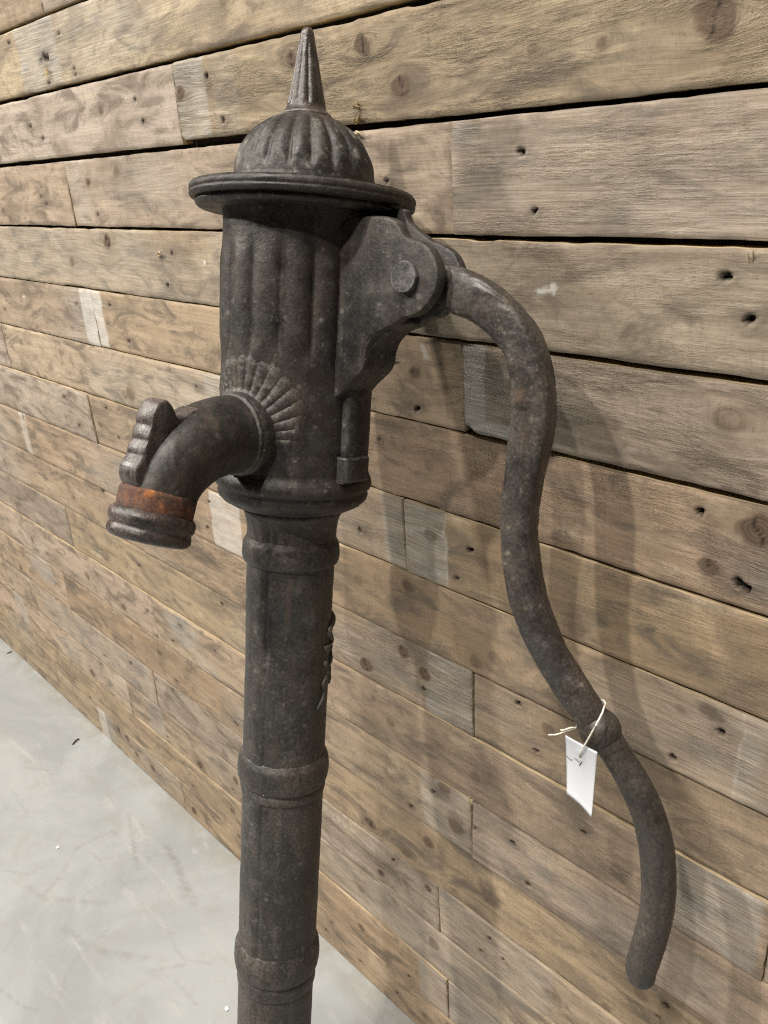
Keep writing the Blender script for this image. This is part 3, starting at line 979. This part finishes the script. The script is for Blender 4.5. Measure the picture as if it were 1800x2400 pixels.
def block_on_barrel(name, half_w, z0, z1, r0, r1, mat, bev=.002, seed=1):
    """a block whose outer face follows the barrel, at the lever side (+x)"""
    us = np.array([-half_w - .0001, -half_w, -half_w + bev, 0, half_w - bev, half_w, half_w + .0001])
    n = 40
    zs = np.linspace(z0, z1, n)
    rprof = np.array([r0, r1 - bev, r1, r1, r1, r1 - bev, r0])
    U, Zz = np.meshgrid(us, zs, indexing='ij')
    Rr = np.repeat(rprof[:, None], n, 1)
    cl = np.minimum(Zz - z0, z1 - Zz)
    Rr = Rr - bev * smooth(bev, 0, cl) + .0006 * fbm(U * 200, Zz * 90, seed, 3)
    V = np.stack([Rr, U, Zz], -1).reshape(-1, 3)
    Q = grid_quads(len(us), n)
    T = []
    for e, rev in ((0, False), (n - 1, True)):
        idx = [i * n + e for i in range(len(us))]
        for i in range(1, len(idx) - 1):
            t = (idx[0], idx[i], idx[i + 1])
            T.append(t[::-1] if rev else t)
    return mesh_np(name, V, Q, mat, pump, tris=T, smooth_shade=True)


block_on_barrel('barrel_rib', .0155, 1.190, 1.300, .070, .0885, IRON, .003, 3)
block_on_barrel('rib_pad', .019, 1.168, 1.196, .070, .0925, IRON, .003, 4)

# --- cap: two-tier flange, dome, finial
fl = catmull([(.079, 1.4358), (.0985, 1.4360), (.1030, 1.4374), (.1052, 1.4402), (.1045, 1.4430), (.1030, 1.4448)], 5)
rim_o = lathe('flange_rim', fl, IRON, pump, 192, None, .0025, .0011, 12)
rim_o.location = (-.0052, -.0020, 0)
fl2 = catmull([(.098, 1.4438), (.1115, 1.4440), (.1142, 1.4450), (.1155, 1.4476), (.1150, 1.4498), (.1158, 1.4522), (.1153, 1.4553), (.1132, 1.4574), (.109, 1.4583), (.070, 1.4592)], 5)
lathe('cap_flange', fl2, IRON, pump, 192, None, .0025, .0009, 13)


def gadroon(T, Zp, R):
    g = np.abs(np.sin(10 * T + .9)) ** .7 - 1
    m = smooth(1.473, 1.484, Zp + .003 * np.cos(20 * T + 1.8)) * smooth(1.5295, 1.516, Zp)
    return .0058 * g * m * np.clip(R / .05, .35, 1.1) + .0012 * m + .0008 * fbm(np.cos(T) * 5, np.sin(T) * 5 + Zp * 40, 31, 3)


dome = [(.0735, 1.4585), (.0738, 1.463)]
for i in range(0, 19):
    a = i / 18
    r = .0722 * math.cos(a * 66 * D2R)
    dome.append((r, 1.4665 + .0660 * math.sin(a * 66 * D2R) / math.sin(66 * D2R) * .935))
dome += [(.0268, 1.5292), (.0255, 1.5302)]
lathe('dome', dome, IRON_DOME, pump, 240, gadroon, .002, .0006, 15)


def spike_flute(T, Zp, R):
    g = np.abs(np.sin(5 * T + .4)) ** .7 - 1
    m = smooth(1.5375, 1.5425, Zp) * smooth(1.602, 1.588, Zp)
    return .15 * R * g * m + .0006 * m


spike = [(.0215, 1.5285), (.0262, 1.5288), (.0258, 1.5315), (.0228, 1.5340), (.0205, 1.5365), (.0192, 1.5410), (.0168, 1.5520), (.0134, 1.5680), (.0105, 1.5830), (.0084, 1.5960), (.0069, 1.6055),
         (.0060, 1.6090), (.0040, 1.6115), (.0012, 1.6123)]
lathe('finial_spike', spike, IRON_FIN, pump, 120, spike_flute, .0014, .0003, 16, lean=(-.020, -.012))


# --- spout: swept tube
def sweep(name, path, radii, mat, parent, n=96, seed=1, rough=.0004, cap=True, inner=None):
    """path in the (spout, axis) plane: points (s, z)"""
    P = catmull(np.column_stack([path, radii]), 8)
    c = P[:, :2]
    T = np.gradient(c, axis=0)
    T /= np.linalg.norm(T, axis=1)[:, None]
    N = np.stack([-T[:, 1], T[:, 0]], -1)
    th = np.linspace(0, 2 * np.pi, n, endpoint=False)
    V = []
    for t in th:
        nn = P[:, 2] + rough * (fbm(np.cos(t) * 2 + c[:, 1] * 40, np.sin(t) * 2 + c[:, 0] * 40, seed, 3) + vnoise(c[:, 0] * 300 + math.cos(t) * 12, c[:, 1] * 300 + math.sin(t) * 12, seed))
        s_ = c[:, 0] + N[:, 0] * nn * math.cos(t)
        z_ = c[:, 1] + N[:, 1] * nn * math.cos(t)
        V.append(np.stack([nn * math.sin(t), -s_, z_], -1))
    V = np.array(V)
    m = len(P)
    Q = grid_quads(n, m, True)[:, ::-1]
    return mesh_np(name, V.reshape(-1, 3), Q, mat, parent)


sp_path = [(.060, 1.2135), (.085, 1.2135), (.110, 1.2120), (.133, 1.2065), (.153, 1.1960), (.1680, 1.1830), (.1775, 1.1690), (.1830, 1.1580), (.1860, 1.150)]
sp_rad = [.0415, .0400, .0392, .0385, .0375, .0362, .0350, .0343, .034]
spout = sweep('spout', sp_path, sp_rad, IRON_SPOUT, pump, seed=21, rough=.0004)
# root ring
sweep('root_ring', [(.058, 1.2135), (.070, 1.2135), (.081, 1.2135), (.0850, 1.2135), (.0880, 1.2134), (.0910, 1.2133), (.0935, 1.2132)], [.0425, .0428, .0432, .0428, .0418, .0420, .0385], IRON_SHELL, spout, seed=22, rough=.0007)
# rust band and mouth collar follow the end direction
d_end = np.array([.0085, -.028])
d_end /= np.linalg.norm(d_end)
p_end = np.array([.1808, 1.1640])


def along(k):
    return tuple(p_end + d_end * k)


sweep('rust_band', [along(-.002), along(.001), along(.009), along(.018), along(.0205)], [.0345, .0362, .0362, .0362, .0345], IRON_RUST, spout, seed=23, rough=.0005)
ks = [.0165, .0188, .0222, .0262, .0305, .0325, .0343, .0375, .0415, .0445, .0462, .0467, .0435, .036, .022]
rs = [.0345, .0378, .0400, .0407, .0398, .0386, .0381, .0391, .0393, .0377, .0348, .0310, .0292, .0292, .0292]
sweep('mouth_collar', [along(k) for k in ks], rs, IRON_FIN, spout, seed=24, rough=.0005)


# --- extruded plates
def plate(name, outline, thick, offset, mat, parent, plane, bev=.0025, seed=1):
    """outline (p, z) in the lever plane ('h') or spout plane ('s'), extruded across it with eased edges"""
    P = np.asarray(outline, float)
    n = len(P)
    area = .5 * np.sum(P[:, 0] * np.roll(P[:, 1], -1) - np.roll(P[:, 0], -1) * P[:, 1])
    if area < 0:
        P = P[::-1]
    E = np.roll(P, -1, 0) - np.roll(P, 1, 0)
    E /= np.linalg.norm(E, axis=1)[:, None] + 1e-9
    Nn = np.stack([E[:, 1], -E[:, 0]], -1)
    layers = []
    hlf = thick / 2
    for k, (ins, off) in enumerate([(bev, -hlf), (bev * .3, -hlf + bev * .3), (0, -hlf + bev), (0, hlf - bev), (bev * .3, hlf - bev * .3), (bev, hlf)]):
        L = P - Nn * ins
        L = L + Nn * (.0003 * vnoise(P[:, 0] * 160 + k, P[:, 1] * 160, seed))[:, None]
        o_ = np.full(n, off + offset)
        if plane == 'h':
            layers.append(np.stack([L[:, 0], -o_, L[:, 1]], -1))
        else:
            layers.append(np.stack([o_, -L[:, 0], L[:, 1]], -1))
    import bmesh
    bm = bmesh.new()
    vs = [[bm.verts.new(p) for p in L] for L in layers]
    for a, b in zip(vs[:-1], vs[1:]):
        for i in range(n):
            j = (i + 1) % n
            bm.faces.new((a[i], a[j], b[j], b[i]))
    f0 = bm.faces.new(vs[0][::-1])
    f1 = bm.faces.new(vs[-1])
    bmesh.ops.triangulate(bm, faces=[f0, f1])
    bmesh.ops.recalc_face_normals(bm, faces=bm.faces)
    me = bpy.data.meshes.new(name)
    bm.to_mesh(me)
    bm.free()
    for p in me.polygons:
        p.use_smooth = True
    me.materials.append(mat)
    o = link(bpy.data.objects.new(name, me), parent)
    md = o.modifiers.new('edges', 'EDGE_SPLIT')
    md.split_angle = 40 * D2R
    return o


fin_front = [(.1905, 1.2465), (.1940, 1.2405), (.1966, 1.2335), (.1968, 1.2285), (.1990, 1.2235), (.2004, 1.2195), (.2008, 1.2155), (.2034, 1.2110), (.2052, 1.2070), (.2058, 1.2030),
             (.2092, 1.1985), (.2125, 1.1935), (.2138, 1.1875), (.2128, 1.1815), (.2090, 1.1745), (.2035, 1.1690)]
fin_back = [(.188, 1.165), (.168, 1.178), (.150, 1.195), (.142, 1.215), (.146, 1.2385), (.1530, 1.2395), (.1590, 1.2370), (.1655, 1.2335), (.1700, 1.2345), (.1722, 1.2395), (.1750, 1.2445), (.1795, 1.2487),
            (.1850, 1.2492)]
fin_o = np.array(fin_front + fin_back)
fin_o = np.array([.188, 1.205]) + (fin_o - np.array([.188, 1.205])) * np.array([1.10, 1.07])
fin_o = catmull(np.vstack([fin_o, fin_o[:1]]), 4)[:-1]
plate('spout_fin', fin_o, .027, -.001, IRON_FIN, spout, 's', .0040, 31)

cheek = [(.060, 1.4230), (.0824, 1.4280), (.1134, 1.4295), (.1391, 1.4275), (.1470, 1.4180), (.1529, 1.4095), (.1630, 1.4078), (.1722, 1.4052), (.1800, 1.4010), (.1860, 1.3950), (.1905, 1.3875), (.1929, 1.3790), (.1930, 1.3710),
         (.1912, 1.3635), (.1874, 1.3555), (.1818, 1.3490), (.1755, 1.3435), (.1690, 1.3400), (.1610, 1.3385), (.1532, 1.3375), (.1484, 1.3307), (.1420, 1.3290), (.1356, 1.3270), (.1280, 1.3230), (.1214, 1.3170),
         (.1170, 1.3100), (.1147, 1.3030), (.1142, 1.2960), (.1130, 1.2895), (.1095, 1.2840), (.1040, 1.2790), (.0970, 1.2735), (.0890, 1.2650), (.0780, 1.2560), (.060, 1.2500)]


def eased(P, n=3, it=5):
    Q = catmull(np.array(list(P) + [P[0]], float), n)[:-1]
    for _ in range(it):
        Q = .5 * Q + .25 * (np.roll(Q, 1, 0) + np.roll(Q, -1, 0))
    return Q


ck = eased(cheek)
plate('bracket_cheek', ck, .0160, .0185, IRON, pump, 'h', .0042, 41)
rear = cheek[:1] + [(.0824, 1.4400), (.1180, 1.4405), (.1224, 1.4400), (.1231, 1.4317), (.1309, 1.4245), (.1425, 1.4184), (.1529, 1.4110)] + cheek[6:]
plate('bracket_cheek', eased(rear), .0125, -.0185, IRON, pump, 'h', .0025, 42)
web = [(.060, 1.4225), (.110, 1.4225), (.1300, 1.4205), (.1330, 1.4050), (.1300, 1.3800), (.1340, 1.3550), (.1440, 1.3400), (.1500, 1.3335), (.1480, 1.3300), (.1420, 1.3285), (.1352, 1.3265), (.1277, 1.3225), (.1211, 1.3165),
       (.1167, 1.3095), (.1144, 1.3025), (.1139, 1.2955), (.1127, 1.2890), (.1092, 1.2835), (.1037, 1.2785), (.0967, 1.2730), (.0887, 1.2645), (.0777, 1.2555), (.060, 1.2495)]
plate('bracket_web', eased(web), .027, 0, IRON, pump, 'h', .001, 43)


def disc_y(name, cx, cz, prof, mat, parent, n=48, seed=1):
    """lathe about the pivot axis (along -y): prof = [(radius, s)]"""
    P = np.array(prof, float)
    th = np.linspace(0, 2 * np.pi, n, endpoint=False)
    V = []
    for t in th:
        rr = P[:, 0] * (1 + .02 * vnoise(math.cos(t) * 3 + P[:, 1] * 100, math.sin(t) * 3 + 0 * P[:, 0], seed))
        V.append(np.stack([cx + rr * math.cos(t), -P[:, 1], cz + rr * math.sin(t)], -1))
    V = np.array(V)
    return mesh_np(name, V.reshape(-1, 3), grid_quads(n, len(P), True), mat, parent)


bolt = disc_y('pivot_bolt', .1585, 1.3738, [(.0140, .020), (.0142, .0300), (.0142, .0318), (.0137, .0326), (.0120, .0328), (.0060, .0329), (.0003, .0329)], IRON_BOLT, pump, 56, 52)
bolt.modifiers.new('edges', 'EDGE_SPLIT').split_angle = 35 * D2R
disc_y('bolt_end', .1585, 1.3738, [(.0003, -.032), (.010, -.0315), (.0125, -.029), (.0125, -.02)], IRON, bolt, 40, 53)

# --- lever
ST = [(0.1585, 1.3738, 0.017, 0.01, 2.6), (0.178, 1.371, 0.0182, 0.0103, 2.8), (0.1941, 1.3648, 0.0208, 0.015, 3.2), (0.2166, 1.3575, 0.0193, 0.0195, 4.4), (0.2361, 1.3456, 0.0183, 0.0195, 4.4),
      (0.2524, 1.3311, 0.0173, 0.0195, 4.4), (0.2647, 1.3141, 0.017, 0.0195, 4.4), (0.2715, 1.2943, 0.0177, 0.0195, 4.4), (0.2757, 1.2733, 0.0185, 0.0195, 4.4), (0.2773, 1.2509, 0.0185, 0.0195, 4.4),
      (0.276, 1.2264, 0.0178, 0.0195, 4.4), (0.2739, 1.1998, 0.0169, 0.019, 3.3), (0.2729, 1.1715, 0.0166, 0.0182, 3.2), (0.275, 1.1427, 0.0167, 0.0176, 3.0), (0.2804, 1.1146, 0.0173, 0.0174, 2.8),
      (0.2885, 1.0875, 0.0174, 0.0173, 2.6), (0.3003, 1.062, 0.0175, 0.0172, 2.4), (0.3144, 1.0376, 0.0165, 0.0168, 2.2), (0.3322, 1.015, 0.0169, 0.0162, 2.0), (0.3512, 0.9932, 0.0163, 0.0163, 2.0),
      (0.3704, 0.9713, 0.0152, 0.0152, 2.0), (0.3899, 0.9495, 0.0142, 0.0142, 2.0), (0.4078, 0.9263, 0.0148, 0.0148, 2.0), (0.4232, 0.9007, 0.0155, 0.0155, 2.0), (0.434, 0.8714, 0.0161, 0.0161, 2.0),
      (0.4406, 0.8397, 0.0161, 0.0161, 2.0), (0.4433, 0.8068, 0.0156, 0.0156, 2.0), (0.4413, 0.7738, 0.0153, 0.0153, 2.0), (0.4375, 0.7412, 0.0148, 0.0148, 2.0), (0.4378, 0.7304, 0.0136, 0.0136, 2.0),
      (0.4372, 0.7229, 0.0105, 0.0105, 2.0), (0.4368, 0.7191, 0.0058, 0.0058, 2.0), (0.4366, 0.7179, 0.0005, 0.0005, 2.0)]


def lever_mesh(name, stations, mat, parent, n=56, sub=7, seed=1, rough=.00045, cap0=False):
    P = catmull(stations, sub)
    c = P[:, :2]
    T = np.gradient(c, axis=0)
    T /= np.linalg.norm(T, axis=1)[:, None] + 1e-9
    N = np.stack([T[:, 1], -T[:, 0]], -1)
    th = np.linspace(0, 2 * np.pi, n, endpoint=False)
    sl = np.concatenate([[0], np.cumsum(np.linalg.norm(np.diff(c, axis=0), axis=1))])
    V = []
    for t in th:
        ex = 2 / np.maximum(P[:, 4], 1.5)
        cs, sn = math.cos(t), math.sin(t)
        x = np.sign(cs) * abs(cs) ** ex
        y = np.sign(sn) * abs(sn) ** ex
        nz = 1 + rough / .015 * (fbm(sl * 60 + cs * 2, sn * 2 + sl * 0, seed, 3) + .8 * vnoise(sl * 260 + cs * 9, sn * 9 + sl * 0, seed + 2))
        p = np.maximum(P[:, 2], .0003) * x * nz
        s_ = np.maximum(P[:, 3], .0003) * y * nz
        V.append(np.stack([c[:, 0] + N[:, 0] * p, -s_, c[:, 1] + N[:, 1] * p], -1))
    V = np.array(V)
    m = len(P)
    return mesh_np(name, V.reshape(-1, 3), grid_quads(n, m, True), mat, parent)


lever = lever_mesh('lever_handle', ST[:21], IRON_HANDLE, pump, 64, 8, 61, .00055)
LEVER_ROT = 12.0 * D2R        # the worn pivot lets the lever sag towards the wall
lever.matrix_local = Matrix.Translation((.1585, 0, 0)) @ Matrix.Rotation(LEVER_ROT, 4, 'Z') @ Matrix.Translation((-.1585, 0, 0))
lever_mesh('grip', [ST[19]] + ST[20:], IRON_GRIP, lever, 56, 8, 62, .0003)
dcol = np.array([0.0387, -0.0437])
dcol = dcol / np.linalg.norm(dcol)
cc = np.array([0.3704, 0.9713])
col_st = []
for k, r in [(-.0150, .0140), (-.0125, .0158), (-.0085, .0178), (-.0035, .0193), (.0010, .0197), (.0055, .0190), (.0095, .0172), (.0125, .0152), (.0145, .0130)]:
    p = cc + dcol * k
    col_st.append((p[0], p[1], r, r, 2.0))
lever_mesh('grip_collar', col_st, IRON_GRIP, lever, 56, 5, 63, .0003)


# --- raised cast marks on the pipe
def cast_mark(pts, r):
    P = catmull(np.array(pts, float), 6)
    n = 8
    V = []
    R0 = .0487
    for i, (th, z) in enumerate(P):
        k = min(1, 4 * i / len(P), 4 * (len(P) - 1 - i) / len(P)) * .5 + .5
        t2 = P[min(i + 1, len(P) - 1)] - P[max(i - 1, 0)]
        tx, tz = t2[0] * D2R * R0, t2[1]
        L = math.hypot(tx, tz) + 1e-9
        tx, tz = tx / L, tz / L
        for j in range(n):
            a = 2 * math.pi * j / n
            off = math.cos(a) * r * k
            out_ = math.sin(a) * r * k
            th2 = th * D2R + (-tz) * off / R0
            z2 = z + tx * off
            rr = R0 + out_ + .0008
            V.append((rr * math.cos(th2), rr * math.sin(th2), z2))
    V = np.array(V)
    return mesh_np('cast_letter', V, grid_quads(len(P), n), IRON_PIPE, pump)


for pts, r in [([(35, .997), (22, .985), (34, .972), (20, .966)], .0042), ([(56, 1.000), (50, .990), (58, .980)], .0055), ([(14, .972), (18, .962)], .0040),
               ([(50, .962), (58, .950), (50, .942)], .0048), ([(16, .952), (14, .945)], .0036), ([(56, .934), (60, .920), (52, .910)], .0052),
               ([(20, .932), (12, .924), (16, .915), (13, .907), (5, .900), (0, .896)], .0030), ([(40, .955), (36, .940)], .0035)]:
    cast_mark(pts, r)

# ------------------------------------------------------------------ paper tag on string
PAPER = plain('white_card', (0.70, 0.72, 0.78), 0.7, 30, 0.02, 0.05, 0.3)
INK = plain('brown_mark', (0.10, 0.07, 0.07), 0.8)
STRING = plain('white_string', (0.82, 0.78, 0.68), 0.8, 400, 0.12, 0.6)
tag = link(bpy.data.objects.new('price_tag', None))
TY = -0.1542


def px_at(x, y, Y):
    a, b = wall_pt(x, y, Y)
    return np.array([a, Y, b])


TAG_O = px_at(1358, 1752, TY)
tag.location = tuple(TAG_O)
tag['label'] = 'blank white card tag tied with string to the lever just below its collar'
tag['category'] = 'tag'
# card: bilinear patch between traced corners with a slight curl
TLc, TRc, BRc, BLc = (px_at(x, y, TY) for x, y in ((1325, 1723), (1400, 1763), (1396, 1907), (1334, 1855)))
nu, nv = 14, 24
Vf = []
for i in range(nu):
    for j in range(nv):
        u, w = i / (nu - 1), j / (nv - 1)
        p = TLc * (1 - u) * (1 - w) + TRc * u * (1 - w) + BRc * u * w + BLc * (1 - u) * w
        p = p + np.array([-.0022 * math.sin(math.pi * w), 0, 0])
        y = .0028 * math.sin(math.pi * w) - .004 * w * w + .0022 * math.sin(math.pi * u) * (w - .2) - .003 * u * w
        y += -.0014 * math.exp(-((u - .52) ** 2 + (w - .2) ** 2) / .01)
        Vf.append((p[0] - tag.location[0], y, p[2] - tag.location[2]))
Vf = np.array(Vf)
hole_q = []
Qf = grid_quads(nu, nv)
cen = Vf[Qf].mean(1)
HOLE = px_at(1357, 1771, TY)
hx, hz = HOLE[0] - tag.location[0], HOLE[2] - tag.location[2]
keep = np.hypot(cen[:, 0] - hx, cen[:, 2] - hz) > .0017
Qf = Qf[keep]
card = mesh_np('card', Vf, Qf, PAPER, tag)
sol = card.modifiers.new('thickness', 'SOLIDIFY')
sol.thickness = .0005
sol.offset = 0


def tube(name, pts, r, mat, parent, n=8, sub=6, origin=None):
    P = catmull(np.array(pts, float), sub)
    if origin is not None:
        P = P - np.array(origin)
    T = np.gradient(P, axis=0)
    T /= np.linalg.norm(T, axis=1)[:, None] + 1e-12
    up = np.array([.3, .2, 1.0])
    V = []
    for p, t in zip(P, T):
        a = np.cross(t, up)
        a /= np.linalg.norm(a)
        b = np.cross(t, a)
        for j in range(n):
            an = 2 * math.pi * j / n
            V.append(p + r * (math.cos(an) * a + math.sin(an) * b))
    return mesh_np(name, np.array(V), grid_quads(len(P), n), mat, parent)


def pump_pt(x, s_, z):
    cr, sr = math.cos(LEVER_ROT), math.sin(LEVER_ROT)
    x0 = x - .1585
    return BASE + (.1585 + x0 * cr + s_ * sr) * H + (s_ * cr - x0 * sr) * Sd + z * A


ORG = np.array(tag.location)
# the loop goes from the hole over the lever above its collar and back behind it
hole_p = HOLE + np.array([0, -.0012, 0])

loop = [hole_p + np.array([0, .004, -.001]), px_at(1358, 1768, TY - .0020), px_at(1378, 1733, TY - .003), px_at(1397, 1699, TY - .002), px_at(1411, 1672, TY + .006), px_at(1416, 1657, TY + .016)]
tdir = dcol
nd = np.array([-dcol[1], dcol[0]])
ctr = cc - dcol * .0175


def around(ang, k, r=.0180):
    q = ctr + tdir * k + nd * r * math.cos(ang)
    return pump_pt(q[0], r * math.sin(ang), q[1])


loop += [around(-.35, .000), around(-.7, -.003), around(-1.5, -.001), around(-2.3, .002), around(-2.95, .004), around(-3.35, .005, .0185)]
tube('string', loop, .00085, STRING, tag, 8, 6, ORG)
k0 = around(-3.35, .005, .0185)
tube('string_end', [k0, k0 + np.array([-.006, -.006, -.003]), k0 + np.array([-.014, -.010, -.009]), k0 + np.array([-.022, -.012, -.0125])], .0008, STRING, tag, 8, 6, ORG)
tube('string_end', [k0, k0 + np.array([-.003, -.004, .001]), k0 + np.array([-.008, -.008, -.002]), k0 + np.array([-.011, -.008, -.0035])], .0008, STRING, tag, 8, 6, ORG)


def tag_y(x, z):
    i = np.argmin(np.hypot(Vf[:, 0] - x, Vf[:, 2] - z))
    return Vf[i, 1]


for ppx in ([(1324, 1773), (1329, 1777), (1334, 1782), (1339, 1783)], [(1363, 1786), (1359, 1791), (1356, 1796)], [(1344, 1778), (1350, 1783), (1356, 1788)]):
    pts = [(q[0], q[2]) for q in (px_at(x, y, TY) for x, y in ppx)]
    q3 = [(x, TY + tag_y(x - ORG[0], z - ORG[2]) - .0004, z) for x, z in pts]
    tube('ink_stroke', q3, .0004, INK, tag, 6, 5, ORG)

# ------------------------------------------------------------------ litter on the floor
STRAW = plain('pale_straw', (0.75, 0.68, 0.48), 0.7, 200, .2)
TWIG = plain('dark_twig', (0.06, 0.05, 0.06), 0.8, 200, .2)


def litter(name, px, L, r, mat, label, cat, bends=(0, 0)):
    (xa, ya), (xb, yb) = floor_pt(*px[0]), floor_pt(*px[1])
    pts = [(xa, ya, r * .8), ((xa + xb) / 2 + bends[0], (ya + yb) / 2 + bends[1], r * 1.6), (xb, yb, r * .8)]
    o0 = np.array(pts[1])
    o0[2] = 0
    o = tube(name, pts, r, mat, None, 7, 5, o0)
    o.location = o0
    o['label'] = label
    o['category'] = cat


litter('wood_sliver', [(50, 1541), (70, 1538)], .03, .0022, STRAW, 'pale wood sliver lying on the concrete beside the plank wall', 'splinter', (.002, .003))
litter('twig', [(170, 1746), (186, 1733)], .03, .0020, TWIG, 'short dark forked twig lying on the bare concrete floor', 'twig', (-.004, .004))
litter('plastic_shred', [(16, 1532), (27, 1527)], .03, .0016, TWIG, 'thin dark shred at the foot of the far planks', 'shred', (.004, .003))
for i, (px, lab) in enumerate([((135, 1987), 'tiny white paper scrap on the open concrete floor'), ((531, 2365), 'tiny white paper scrap on the floor close to the pump pipe')]):
    x, y = floor_pt(*px)
    pts = [(x - .004, y - .002), (x + .0045, y - .003), (x + .004, y + .003), (x - .003, y + .0035)]
    zt = [.0008, .002, .0012, .003]
    V = [(p[0] - x, p[1] - y, .0003) for p in pts] + [(p[0] - x, p[1] - y, z) for p, z in zip(pts, zt)]
    o = mesh_np('paper_scrap', V, [(3, 2, 1, 0), (4, 5, 6, 7), (0, 1, 5, 4), (1, 2, 6, 3.8), (2, 3, 7, 6), (3, 0, 4, 7)], PAPER, smooth_shade=False)
    o.location = (x, y, 0)
    o['label'] = lab
    o['category'] = 'paper scrap'
